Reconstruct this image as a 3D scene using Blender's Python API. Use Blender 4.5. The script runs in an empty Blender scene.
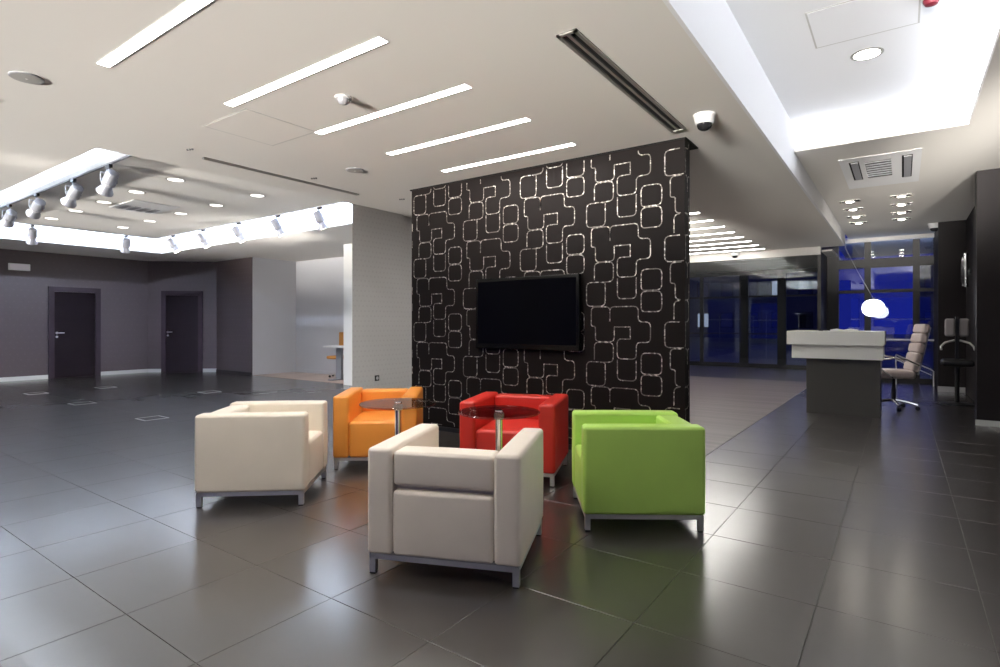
import bpy, bmesh, math, random
from mathutils import Vector, Matrix, Euler
random.seed(7)
R = math.radians
scene = bpy.context.scene
col = scene.collection

# ------------------------------------------------------------------ camera
H = 1.25
cd = bpy.data.cameras.new('camera'); cam = bpy.data.objects.new('camera', cd); col.objects.link(cam)
cam.location = (0, 0, H); cam.rotation_euler = (R(90), 0, R(35.55))
cd.sensor_fit = 'HORIZONTAL'; cd.sensor_width = 36; cd.lens = 562.4 / 1000 * 36; cd.shift_y = -0.0092
cd.clip_start = .05; cd.clip_end = 300
scene.camera = cam

# ------------------------------------------------------------------ world, exposure, light levels
scene.view_settings.view_transform = 'Standard'; scene.view_settings.look = 'None'
scene.view_settings.gamma = 1; scene.view_settings.use_curve_mapping = False
scene.view_settings.exposure = 0.4
L_STRIP = 34.0       # ceiling light lines
L_COVE_L = 700.0      # cove of the hall on the left
L_COVE_R = 15.0      # cove over the desk lane
L_FILL_TROUGH = 140.0     # added unseen fill trough behind the camera (W)
L_FILL_LAMP = 48.0    # base power of the added unseen fill lamps (W)
w = bpy.data.worlds.new('dusk'); scene.world = w; w.use_nodes = True
nt = w.node_tree; nt.nodes.clear()
out = nt.nodes.new('ShaderNodeOutputWorld'); bg = nt.nodes.new('ShaderNodeBackground')
tc = nt.nodes.new('ShaderNodeTexCoord'); sx = nt.nodes.new('ShaderNodeSeparateXYZ'); rp = nt.nodes.new('ShaderNodeValToRGB')
rp.color_ramp.elements[0].position = 0.0; rp.color_ramp.elements[0].color = (.018, .030, .40, 1)
rp.color_ramp.elements[1].position = .5; rp.color_ramp.elements[1].color = (.014, .026, .20, 1)
nt.links.new(tc.outputs['Generated'], sx.inputs[0]); nt.links.new(sx.outputs['Z'], rp.inputs[0])
nt.links.new(rp.outputs[0], bg.inputs[0]); bg.inputs[1].default_value = 0.55
nt.links.new(bg.outputs[0], out.inputs[0])
ZC = 2.896           # main ceiling
Z2 = 3.15            # ceiling of the desk lane
Z3 = 3.43            # inside of the coffer
ZI = 3.10            # panel inside the left recess

WIN = [(-13.2, -9.8), (-9.2, -5.8), (-5.2, -1.8), (-1.2, 2.2)]      # dusk windows of the wall behind the camera
YB = -5.0

# ------------------------------------------------------------------ materials
def principled(name, base, rough=.5, metal=0., spec=.5, emit=None, es=0., coat=0.):
    m = bpy.data.materials.new(name); m.use_nodes = True
    b = m.node_tree.nodes['Principled BSDF']
    b.inputs['Base Color'].default_value = (*base, 1); b.inputs['Roughness'].default_value = rough
    b.inputs['Metallic'].default_value = metal; b.inputs['Specular IOR Level'].default_value = spec
    b.inputs['Coat Weight'].default_value = coat
    if emit: b.inputs['Emission Color'].default_value = (*emit, 1); b.inputs['Emission Strength'].default_value = es
    return m
def nodes(m): return m.node_tree.nodes, m.node_tree.links, m.node_tree.nodes['Principled BSDF']
def noise_col(m, base, amt, scale, detail=3, obj=True):
    n, l, b = nodes(m)
    t = n.new('ShaderNodeTexCoord'); ns = n.new('ShaderNodeTexNoise'); ns.inputs['Scale'].default_value = scale; ns.inputs['Detail'].default_value = detail
    r = n.new('ShaderNodeValToRGB')
    r.color_ramp.elements[0].color = (*[max(0, c * (1 - amt)) for c in base], 1); r.color_ramp.elements[0].position = .3
    r.color_ramp.elements[1].color = (*[min(1, c * (1 + amt)) for c in base], 1); r.color_ramp.elements[1].position = .7
    l.new(t.outputs['Object'], ns.inputs['Vector']); l.new(ns.outputs[0], r.inputs[0]); l.new(r.outputs[0], b.inputs['Base Color'])
    return ns
def bump(m, scale, strength, dist=.002, detail=4):
    n, l, b = nodes(m)
    t = n.new('ShaderNodeTexCoord'); ns = n.new('ShaderNodeTexNoise'); ns.inputs['Scale'].default_value = scale; ns.inputs['Detail'].default_value = detail
    bp = n.new('ShaderNodeBump'); bp.inputs['Strength'].default_value = strength; bp.inputs['Distance'].default_value = dist
    l.new(t.outputs['Object'], ns.inputs['Vector']); l.new(ns.outputs[0], bp.inputs['Height']); l.new(bp.outputs[0], b.inputs['Normal'])
def leather(name, c):
    m = principled(name, c, .42, 0, .45); noise_col(m, c, .02, 6); bump(m, 260, .12, .001); return m
def emission(name, c, s):
    m = bpy.data.materials.new(name); m.use_nodes = True; n = m.node_tree.nodes; n.clear()
    o = n.new('ShaderNodeOutputMaterial'); e = n.new('ShaderNodeEmission'); e.inputs[0].default_value = (*c, 1); e.inputs[1].default_value = s
    m.node_tree.links.new(e.outputs[0], o.inputs[0]); return m
def pane(name, tint, ior=1.5, rough=0.0):
    m = bpy.data.materials.new(name); m.use_nodes = True; n = m.node_tree.nodes; l = m.node_tree.links; n.clear()
    o = n.new('ShaderNodeOutputMaterial'); mx = n.new('ShaderNodeMixShader'); f = n.new('ShaderNodeFresnel'); f.inputs[0].default_value = ior
    ge = n.new('ShaderNodeNewGeometry'); mr = n.new('ShaderNodeMapRange'); mr.inputs[3].default_value = ior; mr.inputs[4].default_value = 1 / ior
    l.new(ge.outputs['Backfacing'], mr.inputs[0]); l.new(mr.outputs[0], f.inputs[0])
    t = n.new('ShaderNodeBsdfTransparent'); t.inputs[0].default_value = (*tint, 1); g = n.new('ShaderNodeBsdfGlossy'); g.inputs['Roughness'].default_value = rough
    l.new(f.outputs[0], mx.inputs[0]); l.new(t.outputs[0], mx.inputs[1]); l.new(g.outputs[0], mx.inputs[2]); l.new(mx.outputs[0], o.inputs[0]); return m

MT = {}
MT['ceiling'] = principled('ceiling_paint', (.80, .775, .735), .85, 0, .2)
MT['ceiling_white'] = principled('ceiling_white_paint', (.86, .865, .88), .85, 0, .2)
MT['strip'] = emission('light_line_diffuser', (1, .97, .92), L_STRIP)
MT['cove_l'] = emission('cove_lamp_cool', (.66, .79, 1.0), L_COVE_L)
MT['cove_n'] = emission('cove_lamp_cool_dim', (.86, .92, 1.0), L_COVE_L * .06)
MT['cove_r'] = emission('cove_lamp_cool_desk', (.88, .92, 1.0), L_COVE_R)
MT['chrome'] = principled('chrome', (.75, .76, .78), .12, 1)
MT['steel'] = principled('brushed_steel', (.78, .78, .78), .45, 1)
MT['alu'] = principled('aluminium', (.50, .49, .46), .45, .8)
MT['black'] = principled('black_plastic', (.012, .012, .013), .4)
MT['void'] = principled('black_slot', (.006, .006, .006), .9)
MT['white_plastic'] = principled('white_plastic', (.78, .78, .78), .4)
MT['grey_plastic'] = principled('grey_plastic', (.36, .36, .38), .45)
MT['silver_paint'] = principled('silver_paint', (.36, .37, .41), .38, .35)
MT['lamp_glow'] = emission('lamp_glow', (1, .95, .88), 14)
MT['office_glow'] = emission('office_lamp_glow', (.92, .96, 1), 130)
MT['lamp_soft'] = emission('downlight_glow', (1, .97, .93), 2.2)
MT['spot_glow'] = emission('spot_glow', (1, .93, .82), 30)
MT['white_desk'] = principled('white_laminate', (.90, .90, .86), .35)
MT['dark_frame'] = principled('dark_bronze_frame', (.022, .020, .020), .4)
MT['glass'] = pane('window_glass', (.80, .84, .90), 2.1)
MT['glass_clear'] = pane('partition_glass', (.90, .93, .95), 1.45)
MT['smoke'] = pane('smoked_table_glass', (.80, .74, .72), 1.6)
MT['grout'] = principled('grout', (.20, .19, .18), .8)
MT['wood_dark'] = principled('wenge_door', (.008, .005, .006), .7, 0, .04)
MT['door_frame'] = principled('wenge_frame', (.024, .014, .020), .45, 0, .15)
MT['base_white'] = principled('skirting_white', (.62, .64, .62), .4)
MT['panel_edge'] = principled('panel_joint', (.55, .54, .52), .8)
MT['red_plastic'] = principled('red_plastic', (.20, .015, .03), .5)
MT['jamb_white'] = principled('white_paint', (.88, .88, .86), .7)

def tile_mat():
    m = principled('floor_tile', (.05, .046, .045), .3, 0, .5)
    m.node_tree.nodes['Principled BSDF'].inputs['IOR'].default_value = 1.65
    for k_, v_ in (('Coat Weight', 1.0), ('Coat Roughness', .2), ('Coat IOR', 1.8)): m.node_tree.nodes['Principled BSDF'].inputs[k_].default_value = v_
    n, l, b = nodes(m)
    g = n.new('ShaderNodeNewGeometry')
    ns = n.new('ShaderNodeTexNoise'); ns.inputs['Scale'].default_value = 1.7; ns.inputs['Detail'].default_value = 8; ns.inputs['Roughness'].default_value = .7
    r = n.new('ShaderNodeValToRGB'); r.color_ramp.elements[0].position = .3; r.color_ramp.elements[0].color = (.030, .025, .022, 1)
    r.color_ramp.elements[1].position = .75; r.color_ramp.elements[1].color = (.038, .032, .029, 1)
    l.new(g.outputs['Position'], ns.inputs['Vector']); l.new(ns.outputs[0], r.inputs[0]); l.new(r.outputs[0], b.inputs['Base Color'])
    n2 = n.new('ShaderNodeTexNoise'); n2.inputs['Scale'].default_value = 3; n2.inputs['Detail'].default_value = 5
    mr = n.new('ShaderNodeMapRange'); mr.inputs[3].default_value = .36; mr.inputs[4].default_value = .40
    l.new(g.outputs['Position'], n2.inputs['Vector']); l.new(n2.outputs[0], mr.inputs[0]); l.new(mr.outputs[0], b.inputs['Roughness'])
    return m
MT['tile'] = tile_mat()
def plank_mat(name, base, sx, sy):
    m = principled(name, base, .35, 0, .4); n, l, b = nodes(m)
    g = n.new('ShaderNodeNewGeometry'); mp = n.new('ShaderNodeMapping'); mp.inputs['Scale'].default_value = (sx, sy, 1)
    ns = n.new('ShaderNodeTexNoise'); ns.inputs['Scale'].default_value = 1; ns.inputs['Detail'].default_value = 4
    r = n.new('ShaderNodeValToRGB'); r.color_ramp.elements[0].position = .35; r.color_ramp.elements[0].color = (*[c * .75 for c in base], 1)
    r.color_ramp.elements[1].position = .65; r.color_ramp.elements[1].color = (*[c * 1.2 for c in base], 1)
    l.new(g.outputs['Position'], mp.inputs[0]); l.new(mp.outputs[0], ns.inputs['Vector']); l.new(ns.outputs[0], r.inputs[0]); l.new(r.outputs[0], b.inputs['Base Color']); return m
MT['plank'] = plank_mat('grey_brown_planks', (.13, .11, .105), .35, 8)
MT['oak'] = plank_mat('pale_oak_planks', (.42, .31, .25), 5, .5)

def dotted(name, base, dot, sp, size, rough=.6, drough=.3, amount=1.0):
    # wallpaper with a print of small dots, laid out on the wall's own (u, z) coordinates
    m = principled(name, base, rough, 0, .35); n, l, b = nodes(m)
    g = n.new('ShaderNodeNewGeometry'); s = n.new('ShaderNodeSeparateXYZ'); l.new(g.outputs['Position'], s.inputs[0])
    def math_(op, a, c=None):
        k = n.new('ShaderNodeMath'); k.operation = op
        for i, v in enumerate((a, c)):
            if v is None: continue
            if isinstance(v, (int, float)): k.inputs[i].default_value = v
            else: l.new(v, k.inputs[i])
        return k.outputs[0]
    u = math_('DIVIDE', math_('ADD', s.outputs[0], s.outputs[1]), sp); v = math_('DIVIDE', s.outputs[2], sp)
    row = math_('FLOOR', v)
    u2 = math_('ADD', u, math_('MULTIPLY', math_('MODULO', row, 2.0), .5))
    du = math_('SUBTRACT', math_('FRACT', u2), .5); dv = math_('SUBTRACT', math_('FRACT', v), .5)
    d = math_('SQRT', math_('ADD', math_('MULTIPLY', du, du), math_('MULTIPLY', dv, dv)))
    f = math_('LESS_THAN', d, size)
    mx = n.new('ShaderNodeMix'); mx.data_type = 'RGBA'; mx.inputs[6].default_value = (*base, 1); mx.inputs[7].default_value = (*dot, 1)
    l.new(f, mx.inputs[0]); l.new(mx.outputs[2], b.inputs['Base Color'])
    mr = n.new('ShaderNodeMapRange'); mr.inputs[3].default_value = rough; mr.inputs[4].default_value = drough; l.new(f, mr.inputs[0]); l.new(mr.outputs[0], b.inputs['Roughness'])
    return m
MT['wall_dark'] = dotted('dark_taupe_wallpaper', (.070, .052, .054), (.077, .058, .060), .13, .14, .55, .48)
MT['wall_grey'] = principled('light_grey_wall', (.64, .64, .66), .7, 0, .3)
MT['wall_pillar'] = dotted('grey_dotted_wallpaper', (.46, .455, .45), (.42, .415, .41), .07, .2, .6, .5)
MT['wall_black'] = principled('dark_brown_wall', (.016, .013, .014), .55, 0, .2)
MT['wall_plain'] = principled('plain_wall', (.60, .59, .57), .8)
def wallpaper():
    m = principled('black_wallpaper', (.013, .010, .0095), .5, 0, .10); bump(m, 500, .15, .0006); return m
MT['wallpaper'] = wallpaper()
def ribbon_mat():
    m = principled('silver_print', (.34, .31, .28), .38, .55); n, l, b = nodes(m)
    g = n.new('ShaderNodeNewGeometry'); ns = n.new('ShaderNodeTexNoise'); ns.inputs['Scale'].default_value = 34; ns.inputs['Detail'].default_value = 1
    r = n.new('ShaderNodeValToRGB'); r.color_ramp.interpolation = 'LINEAR'
    r.color_ramp.elements[0].position = .50; r.color_ramp.elements[0].color = (.22, .20, .18, 1)
    r.color_ramp.elements[1].position = .62; r.color_ramp.elements[1].color = (.85, .80, .72, 1)
    l.new(g.outputs['Position'], ns.inputs['Vector']); l.new(ns.outputs[0], r.inputs[0]); l.new(r.outputs[0], b.inputs['Base Color']); return m
MT['ribbon'] = ribbon_mat()

# ------------------------------------------------------------------ mesh builder
class MB:
    def __init__(s): s.v = []; s.f = []
    def add(s, vs, fs):
        o = len(s.v); s.v += [tuple(v) for v in vs]; s.f += [tuple(i + o for i in f) for f in fs]; return s
    def box(s, x0, x1, y0, y1, z0, z1, M=None):
        vs = [Vector((x, y, z)) for z in (z0, z1) for y in (y0, y1) for x in (x0, x1)]
        if M: vs = [M @ v for v in vs]
        return s.add(vs, [(0, 2, 3, 1), (4, 5, 7, 6), (0, 1, 5, 4), (2, 6, 7, 3), (0, 4, 6, 2), (1, 3, 7, 5)])
    def prism(s, pts, z0, z1):
        n = len(pts); vs = [(x, y, z0) for x, y in pts] + [(x, y, z1) for x, y in pts]
        return s.add(vs, [tuple(range(n))[::-1], tuple(range(n, 2 * n))] + [(i, (i + 1) % n, n + (i + 1) % n, n + i) for i in range(n)])
    def cyl(s, p0, p1, r0, r1=None, n=16, caps=True):
        r1 = r0 if r1 is None else r1; p0 = Vector(p0); p1 = Vector(p1); d = (p1 - p0).normalized()
        a = d.orthogonal().normalized(); b = d.cross(a); vs = []
        for p, r in ((p0, r0), (p1, r1)):
            for i in range(n): t = 2 * math.pi * i / n; vs.append(p + a * (r * math.cos(t)) + b * (r * math.sin(t)))
        fs = [(i, (i + 1) % n, n + (i + 1) % n, n + i) for i in range(n)]
        if caps: fs += [tuple(range(n))[::-1], tuple(range(n, 2 * n))]
        return s.add(vs, fs)
    def lathe(s, prof, n=24, M=None):
        vs = []; fs = []
        for r, z in prof:
            for i in range(n): t = 2 * math.pi * i / n; vs.append(Vector((r * math.cos(t), r * math.sin(t), z)))
        if M: vs = [M @ v for v in vs]
        for k in range(len(prof) - 1):
            for i in range(n): fs.append((k * n + i, k * n + (i + 1) % n, (k + 1) * n + (i + 1) % n, (k + 1) * n + i))
        fs.append(tuple(range(n))[::-1]); fs.append(tuple(range((len(prof) - 1) * n, len(prof) * n)))
        return s.add(vs, fs)
    def tube(s, pts, r, n=8):
        pts = [Vector(p) for p in pts]; vs = []; up = None
        for i, p in enumerate(pts):
            d = (pts[min(i + 1, len(pts) - 1)] - pts[max(i - 1, 0)]).normalized()
            a = d.orthogonal().normalized() if up is None else (up - d * up.dot(d)).normalized(); up = a; b = d.cross(a)
            for k in range(n): t = 2 * math.pi * k / n; vs.append(p + a * (r * math.cos(t)) + b * (r * math.sin(t)))
        fs = [(i * n + k, i * n + (k + 1) % n, (i + 1) * n + (k + 1) % n, (i + 1) * n + k) for i in range(len(pts) - 1) for k in range(n)]
        fs += [tuple(range(n))[::-1], tuple(range((len(pts) - 1) * n, len(pts) * n))]
        return s.add(vs, fs)
    def pad(s, x0, x1, y0, y1, z0, z1, r, top=0., front=0., M=None, k=4, m=5):
        # box with true round edges and a slightly crowned top / faces: an upholstered pad
        c = Vector(((x0 + x1) / 2, (y0 + y1) / 2, (z0 + z1) / 2)); h = Vector(((x1 - x0) / 2, (y1 - y0) / 2, (z1 - z0) / 2))
        def ax(a):
            i = a - r; e = [-a + r * j / k for j in range(k)] + [-i + 2 * i * j / m for j in range(m + 1)] + [i + r * (j + 1) / k for j in range(k)]
            return e
        idx = {}; vs = []; fs = []
        def vert(p):
            key = (round(p.x, 5), round(p.y, 5), round(p.z, 5))
            if key in idx: return idx[key]
            q = Vector([max(-(h[i] - r), min(h[i] - r, p[i])) for i in range(3)]); d = p - q
            o = q + (d.normalized() * r if d.length > 1e-9 else d)
            wx = 1 - (p.x / h.x) ** 2; wy = 1 - (p.y / h.y) ** 2; wz = 1 - (p.z / h.z) ** 2
            if p.z > h.z - r * 1.01: o.z += top * max(wx, 0) ** .7 * max(wy, 0) ** .7
            if front:
                if abs(p.y) > h.y - r * 1.01: o.y += math.copysign(front * max(wx, 0) ** .7 * max(wz, 0) ** .7, p.y)
                if abs(p.x) > h.x - r * 1.01: o.x += math.copysign(front * max(wy, 0) ** .7 * max(wz, 0) ** .7, p.x)
            o = o + c
            idx[key] = len(vs); vs.append(M @ o if M else o); return idx[key]
        A = [ax(h.x), ax(h.y), ax(h.z)]
        for a in range(3):
            b, d = (a + 1) % 3, (a + 2) % 3
            for sg in (-1, 1):
                for i in range(len(A[b]) - 1):
                    for j in range(len(A[d]) - 1):
                        q = []
                        for (ii, jj) in ((i, j), (i + 1, j), (i + 1, j + 1), (i, j + 1)):
                            p = [0, 0, 0]; p[a] = sg * h[a]; p[b] = A[b][ii]; p[d] = A[d][jj]; q.append(vert(Vector(p)))
                        fs.append(tuple(q if sg > 0 else q[::-1]))
        return s.add(vs, fs)
    def build(s, name, mat, parent=None, smooth=True, angle=38, loc=None):
        me = bpy.data.meshes.new(name); me.from_pydata(s.v, [], s.f); me.update()
        if smooth:
            for p in me.polygons: p.use_smooth = True
            me.set_sharp_from_angle(angle=R(angle))
        me.materials.append(MT[mat] if isinstance(mat, str) else mat)
        o = bpy.data.objects.new(name, me); col.objects.link(o)
        if parent: o.parent = parent
        if loc: o.location = loc
        return o
def tag(o, label=None, cat=None, group=None, kind=None):
    if label: o['label'] = label
    if cat: o['category'] = cat
    if group: o['group'] = group
    if kind: o['kind'] = kind
    return o
def empty(name, loc=(0, 0, 0), rz=0, label=None, cat=None, group=None, kind=None):
    o = bpy.data.objects.new(name, None); col.objects.link(o); o.location = loc; o.rotation_euler = (0, 0, rz); o.empty_display_size = .1
    return tag(o, label, cat, group, kind)
def struct(name, mb, mat, label=None, parent=None, smooth=False):
    o = mb.build(name, mat, parent, smooth); o['kind'] = 'structure'
    if label: o['label'] = label
    return o
def copy_tree(o, parent=None):
    c = o.copy(); col.objects.link(c); c.parent = parent
    for ch in list(o.children): copy_tree(ch, c)
    return c
def rot_to(d):            # matrix turning +Z to d
    return Vector(d).to_track_quat('Z', 'Y').to_matrix().to_4x4()

# ================================================================== THE SETTING
XR = 3.0; XL = -15.95
# ---- floor: every tile a piece
floor = struct('floor', MB().box(-17, XR, YB, 17.6, -.06, -.004), 'grout', 'dark floor of large square stone tiles')
T = .6035; GX = -.912; GY = 1.036; gap = .0014
def tile_mb(cx, cy, mb):
    h = T / 2 - gap; c = .001
    v = [(cx - h, cy - h, -.006), (cx + h, cy - h, -.006), (cx + h, cy + h, -.006), (cx - h, cy + h, -.006),
         (cx - h, cy - h, -c), (cx + h, cy - h, -c), (cx + h, cy + h, -c), (cx - h, cy + h, -c),
         (cx - h + c, cy - h + c, 0), (cx + h - c, cy - h + c, 0), (cx + h - c, cy + h - c, 0), (cx - h + c, cy + h - c, 0)]
    mb.add(v, [(0, 1, 5, 4), (1, 2, 6, 5), (2, 3, 7, 6), (3, 0, 4, 7), (4, 5, 9, 8), (5, 6, 10, 9), (6, 7, 11, 10), (7, 4, 8, 11), (8, 9, 10, 11)])
fwd = Vector((-math.sin(R(35.55)), math.cos(R(35.55)), 0)); rgt = Vector((math.cos(R(35.55)), math.sin(R(35.55)), 0))
def pix(p):
    d = Vector(p) - Vector((0, 0, H)); z = d.dot(fwd)
    return None if z < .05 else (500 + 562.4 * d.dot(rgt) / z, 324.3 - 562.4 * d.z / z, z)
def in_wood(x, y): return -6.1 < x < -1.5 and y > 5.0
def hidden_floor(x, y): return y > 7.8 and x < -6.0
tiles = []
i0, i1 = int((-16.4 - GX) / T) - 1, int((XR - GX) / T)
for i in range(i0, i1 + 1):
    for j in range(int((YB - GY) / T), int((15.0 - GY) / T) + 1):
        cx, cy = GX + (i + .5) * T, GY + (j + .5) * T
        if cx + T / 2 > XR or in_wood(cx, cy) or hidden_floor(cx, cy) or cx < XL - .2 or cy > 15.0: continue
        q = [pix((cx + a, cy + b, 0)) for a in (-.25, .25) for b in (-.25, .25)]
        vis = any(k and -20 < k[0] < 1020 and 330 < k[1] < 690 for k in q)
        tiles.append((0 if vis else 1, math.hypot(cx, cy), cx, cy))
tiles.sort()
mb0 = MB(); tile_mb(0, 0, mb0); proto_tile = None; rest = MB(); n = 0
for hid, d, cx, cy in tiles:
    if not hid and n < 300:
        if proto_tile is None: o = proto_tile = mb0.build('tile', 'tile', floor, smooth=False)
        else: o = proto_tile.copy(); col.objects.link(o); o.parent = floor
        o.location = (cx, cy, random.uniform(-.0004, .0)); o.rotation_euler = (random.gauss(0, .0004), random.gauss(0, .0004), random.choice((0, 1, 2, 3)) * math.pi / 2); n += 1
    else:
        h = T / 2 - gap; rest.add([(cx - h, cy - h, 0), (cx + h, cy - h, 0), (cx + h, cy + h, 0), (cx - h, cy + h, 0)], [(0, 1, 2, 3)])
tag(rest.build('tile_field', 'tile', floor, smooth=False), kind='stuff')
struct('floor_planks', MB().box(-6.0, GX - T - .003, 5.12, 17.5, -.02, 0), 'plank', 'grey brown plank floor of the aisle behind the black wall')
struct('floor_oak', MB().box(-12.95, -7.0, 7.72, 8.95, -.02, .002), 'oak', 'pale oak floor of the small back office')

# ---- main ceiling with the opening of the recess
RX0, RX1, RY0, RY1 = -14.0, -6.12, 2.08, 6.07
XF = -.97
struct('ceiling', MB().box(-17, XF, YB, RY0, ZC, ZC + .04).box(-17, XF, RY1, 13.8, ZC, ZC + .04).box(-17, RX0, RY0, RY1, ZC, ZC + .04).box(RX1, XF, RY0, RY1, ZC, ZC + .04), 'ceiling', 'beige main ceiling with light lines')
# recess: outer walls of the cove, cove top, inner panel
cv = MB(); t = .03; ZT = 3.42
cv.box(RX0 - t, RX1 + t, RY1, RY1 + t, ZC + .04, ZT).box(RX0 - t, RX1 + t, RY0 - t, RY0, ZC + .04, ZT).box(RX0 - t, RX0, RY0, RY1, ZC + .04, ZT).box(RX1, RX1 + t, RY0, RY1, ZC + .04, ZT)
cv.box(RX0 - t, RX1 + t, RY0 - t, RY1 + t, ZT, ZT + .03)
struct('ceiling_recess', cv, 'ceiling_white', 'white lit cove of the ceiling recess in the left hall')
PX0, PX1, PY0, PY1 = -13.1, -6.13, 2.63, 5.55
struct('ceiling_panel', MB().box(PX0, PX1, PY0, PY1, ZI, ZI + .06), 'ceiling', 'dropped ceiling panel inside the left recess')
# ---- desk lane: fascia, lower ceiling, coffer with cove
struct('ceiling_fascia', MB().box(XF - .02, XF + .004, YB, 13.8, ZC - .002, Z3), 'ceiling_white', 'white fascia between main ceiling and desk lane')
CX, CY = .52, 6.93
struct('ceiling_lane', MB().box(XF, XR, CY, 15.0, Z2, Z2 + .04).box(CX, XR, YB, CY, Z2, Z2 + .04), 'ceiling', 'lower ceiling of the lane over the reception desk')
lip = MB().box(XF, CX, CY, CY + .02, Z2 + .04, Z2 + .06).box(CX, CX + .02, YB, CY + .02, Z2 + .04, Z2 + .05)
lip.box(XF, CX + .26, CY + .24, CY + .26, Z2 + .04, Z3).box(CX + .24, CX + .26, YB, CY + .26, Z2 + .04, Z3)
lip.box(XF, CX + .26, YB, CY + .26, Z3, Z3 + .03)
struct('ceiling_coffer', lip, 'ceiling_white', 'white coffer with hidden cove light beside the fascia')
# cove lamps (hidden light lines lying on the ledges)
def cove(name, mb, mat, label): tag(mb.build(name, mat, None, False), label, 'cove light', 'cove light lines')
cove('cove_light', MB().box(PX0 + .1, PX1 - .3, PY1 - .10, PY1 - .05, ZI + .06, ZI + .09), 'cove_l', 'hidden cove light line along the far side of the left recess')
cove('cove_light', MB().box(PX0 + .05, PX0 + .10, PY0 + .1, PY1 - .2, ZI + .06, ZI + .09), 'cove_l', 'hidden cove light line along the left side of the left recess')
cove('cove_light', MB().box(PX0 + .1, PX1 - .3, PY0 + .05, PY0 + .08, ZI + .06, ZI + .075), 'cove_n', 'hidden cove light line along the near side of the left recess')
cove('cove_light', MB().box(XF + .05, CX + .1, CY + .10, CY + .14, Z2 + .041, Z2 + .06), 'cove_r', 'hidden cove light line at the far end of the coffer')
cove('cove_light', MB().box(CX + .10, CX + .14, 1.0, CY + .05, Z2 + .045, Z2 + .105), 'cove_r', 'hidden cove light line at the right side of the coffer')

# ---- walls of the left hall
def wall(name, a, b, mat, label, z1=ZC, z0=0, th=.12, back=1):
    a = Vector((*a, 0)); b = Vector((*b, 0)); d = (b - a).normalized(); nrm = Vector((-d.y, d.x, 0)) * th * back
    return struct(name, MB().prism([(a.x, a.y), (b.x, b.y), (b.x + nrm.x, b.y + nrm.y), (a.x + nrm.x, a.y + nrm.y)] if back > 0 else [(b.x, b.y), (a.x, a.y), (a.x + nrm.x, a.y + nrm.y), (b.x + nrm.x, b.y + nrm.y)], z0, z1), mat, label)
PA, PBb, PC, PD, PE = (XL, YB), (XL, 6.58), (-14.63, 7.68), (-12.97, 7.68), (-12.97, 8.92)
wall('wall_left', PA, PBb, 'wall_dark', 'dark taupe wall of the left hall with a door')
wall('wall_corner', PBb, PC, 'wall_dark', 'dark angled wall with the second door')
wall('wall_far', PC, PD, 'wall_dark', 'dark wall facing the hall beside the office opening')
wall('wall_office_side', (-12.968, 7.70), PE, 'wall_grey', 'light grey side wall of the back office')
wall('wall_office_back', PE, (-6.4, 8.92), 'wall_grey', 'light grey back wall of the office')
struct('wall_jamb', MB().box(-9.38, -6.4, 7.57, 7.70, 0, ZC), 'jamb_white', 'bright white wall end beside the office opening')
# pillar wall with dotted paper
struct('wall_pillar', MB().prism([(-6.1, 5.07), (-6.1, 6.04), (-6.16, 6.04), (-6.16, 8.9), (-6.45, 8.9), (-6.45, 5.42)], 0, ZC + .0), 'wall_pillar', 'grey dotted wallpaper wall end beside the black wall')
# upper part of the wall end inside the recess opening
struct('wall_pillar_top', MB().prism([(-6.13, 5.07), (-6.13, 6.06), (-6.44, 6.06), (-6.44, 5.42)], ZC, ZI), 'wall_pillar')
# ---- black feature wall
WX0, WX1, WY = -4.885, -1.555, 4.976
wc = struct('wall_center', MB().box(WX0, WX1, WY, WY + .14, 0, ZC - .012), 'wallpaper', 'black feature wall with silver rounded squares')
struct('trim_1', MB().box(WX0 - .02, WX1 + .012, WY - .012, WY + .36, ZC - .012, ZC + .001), 'void', 'black shadow gap on top of the feature wall')
struct('baseboard_center', MB().box(WX0 + .01, WX1 - .01, WY - .006, WY, 0.0, .05), 'black')
# silver print: rounded line figures in half-drop repeat
def rounded(pts, rad=.035, closed=False):
    pts = [Vector((p[0], p[1], 0)) for p in pts]; res = []; N = len(pts)
    for i, p in enumerate(pts):
        if not closed and i in (0, N - 1): res.append(p); continue
        a, b = pts[i - 1], pts[(i + 1) % N]; da, db = (a - p), (b - p)
        r = min(rad, da.length * .48, db.length * .48)
        if abs(da.normalized().dot(db.normalized())) > .98: res.append(p); continue
        p0 = p + da.normalized() * r; p1 = p + db.normalized() * r
        for k in range(5):
            u = k / 4; res.append(p0 * (1 - u) ** 2 + p * 2 * u * (1 - u) + p1 * u ** 2)
    if closed: res.append(res[0])
    return res
sq = .002
UNIT = [
    ([(-.122, .098), (-.122, .236), (-.318, .236), (-.318, .05), (-.274, .05), (-.274, -.098), (-.078, -.098), (-.078, .044)], .045),
    ([(-.078, .044), (.082, .044), (.082, -.069)], sq),
    ([(.082, -.069), (-.048, -.069), (-.048, -.256), (.141, -.256), (.141, -.098), (.277, -.098), (.277, .09), (.16, .09), (.16, .236), (-.122, .236), (-.122, .12)], .045),
    ([(-.285, -.27), (-.285, -.104), (-.087, -.104), (-.087, -.292), (-.218, -.296)], .05),
    ([(-.235, -.294), (-.369, -.294), (-.369, -.525), (-.171, -.525), (-.171, -.300), (-.20, -.297)], .05),
    ([(-.046, -.268), (-.046, -.459), (.140, -.459), (.140, -.268)], .045),
    ([(.188, -.30), (.188, -.195), (.382, -.195), (.382, -.388), (.188, -.388), (.188, -.31)], .05),
    ([(.188, -.49), (.188, -.398), (.382, -.398), (.382, -.584), (.188, -.584), (.188, -.50)], .05),
]
PXu, PZu = .778, .769
rb = MB(); hw = .0047
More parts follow.
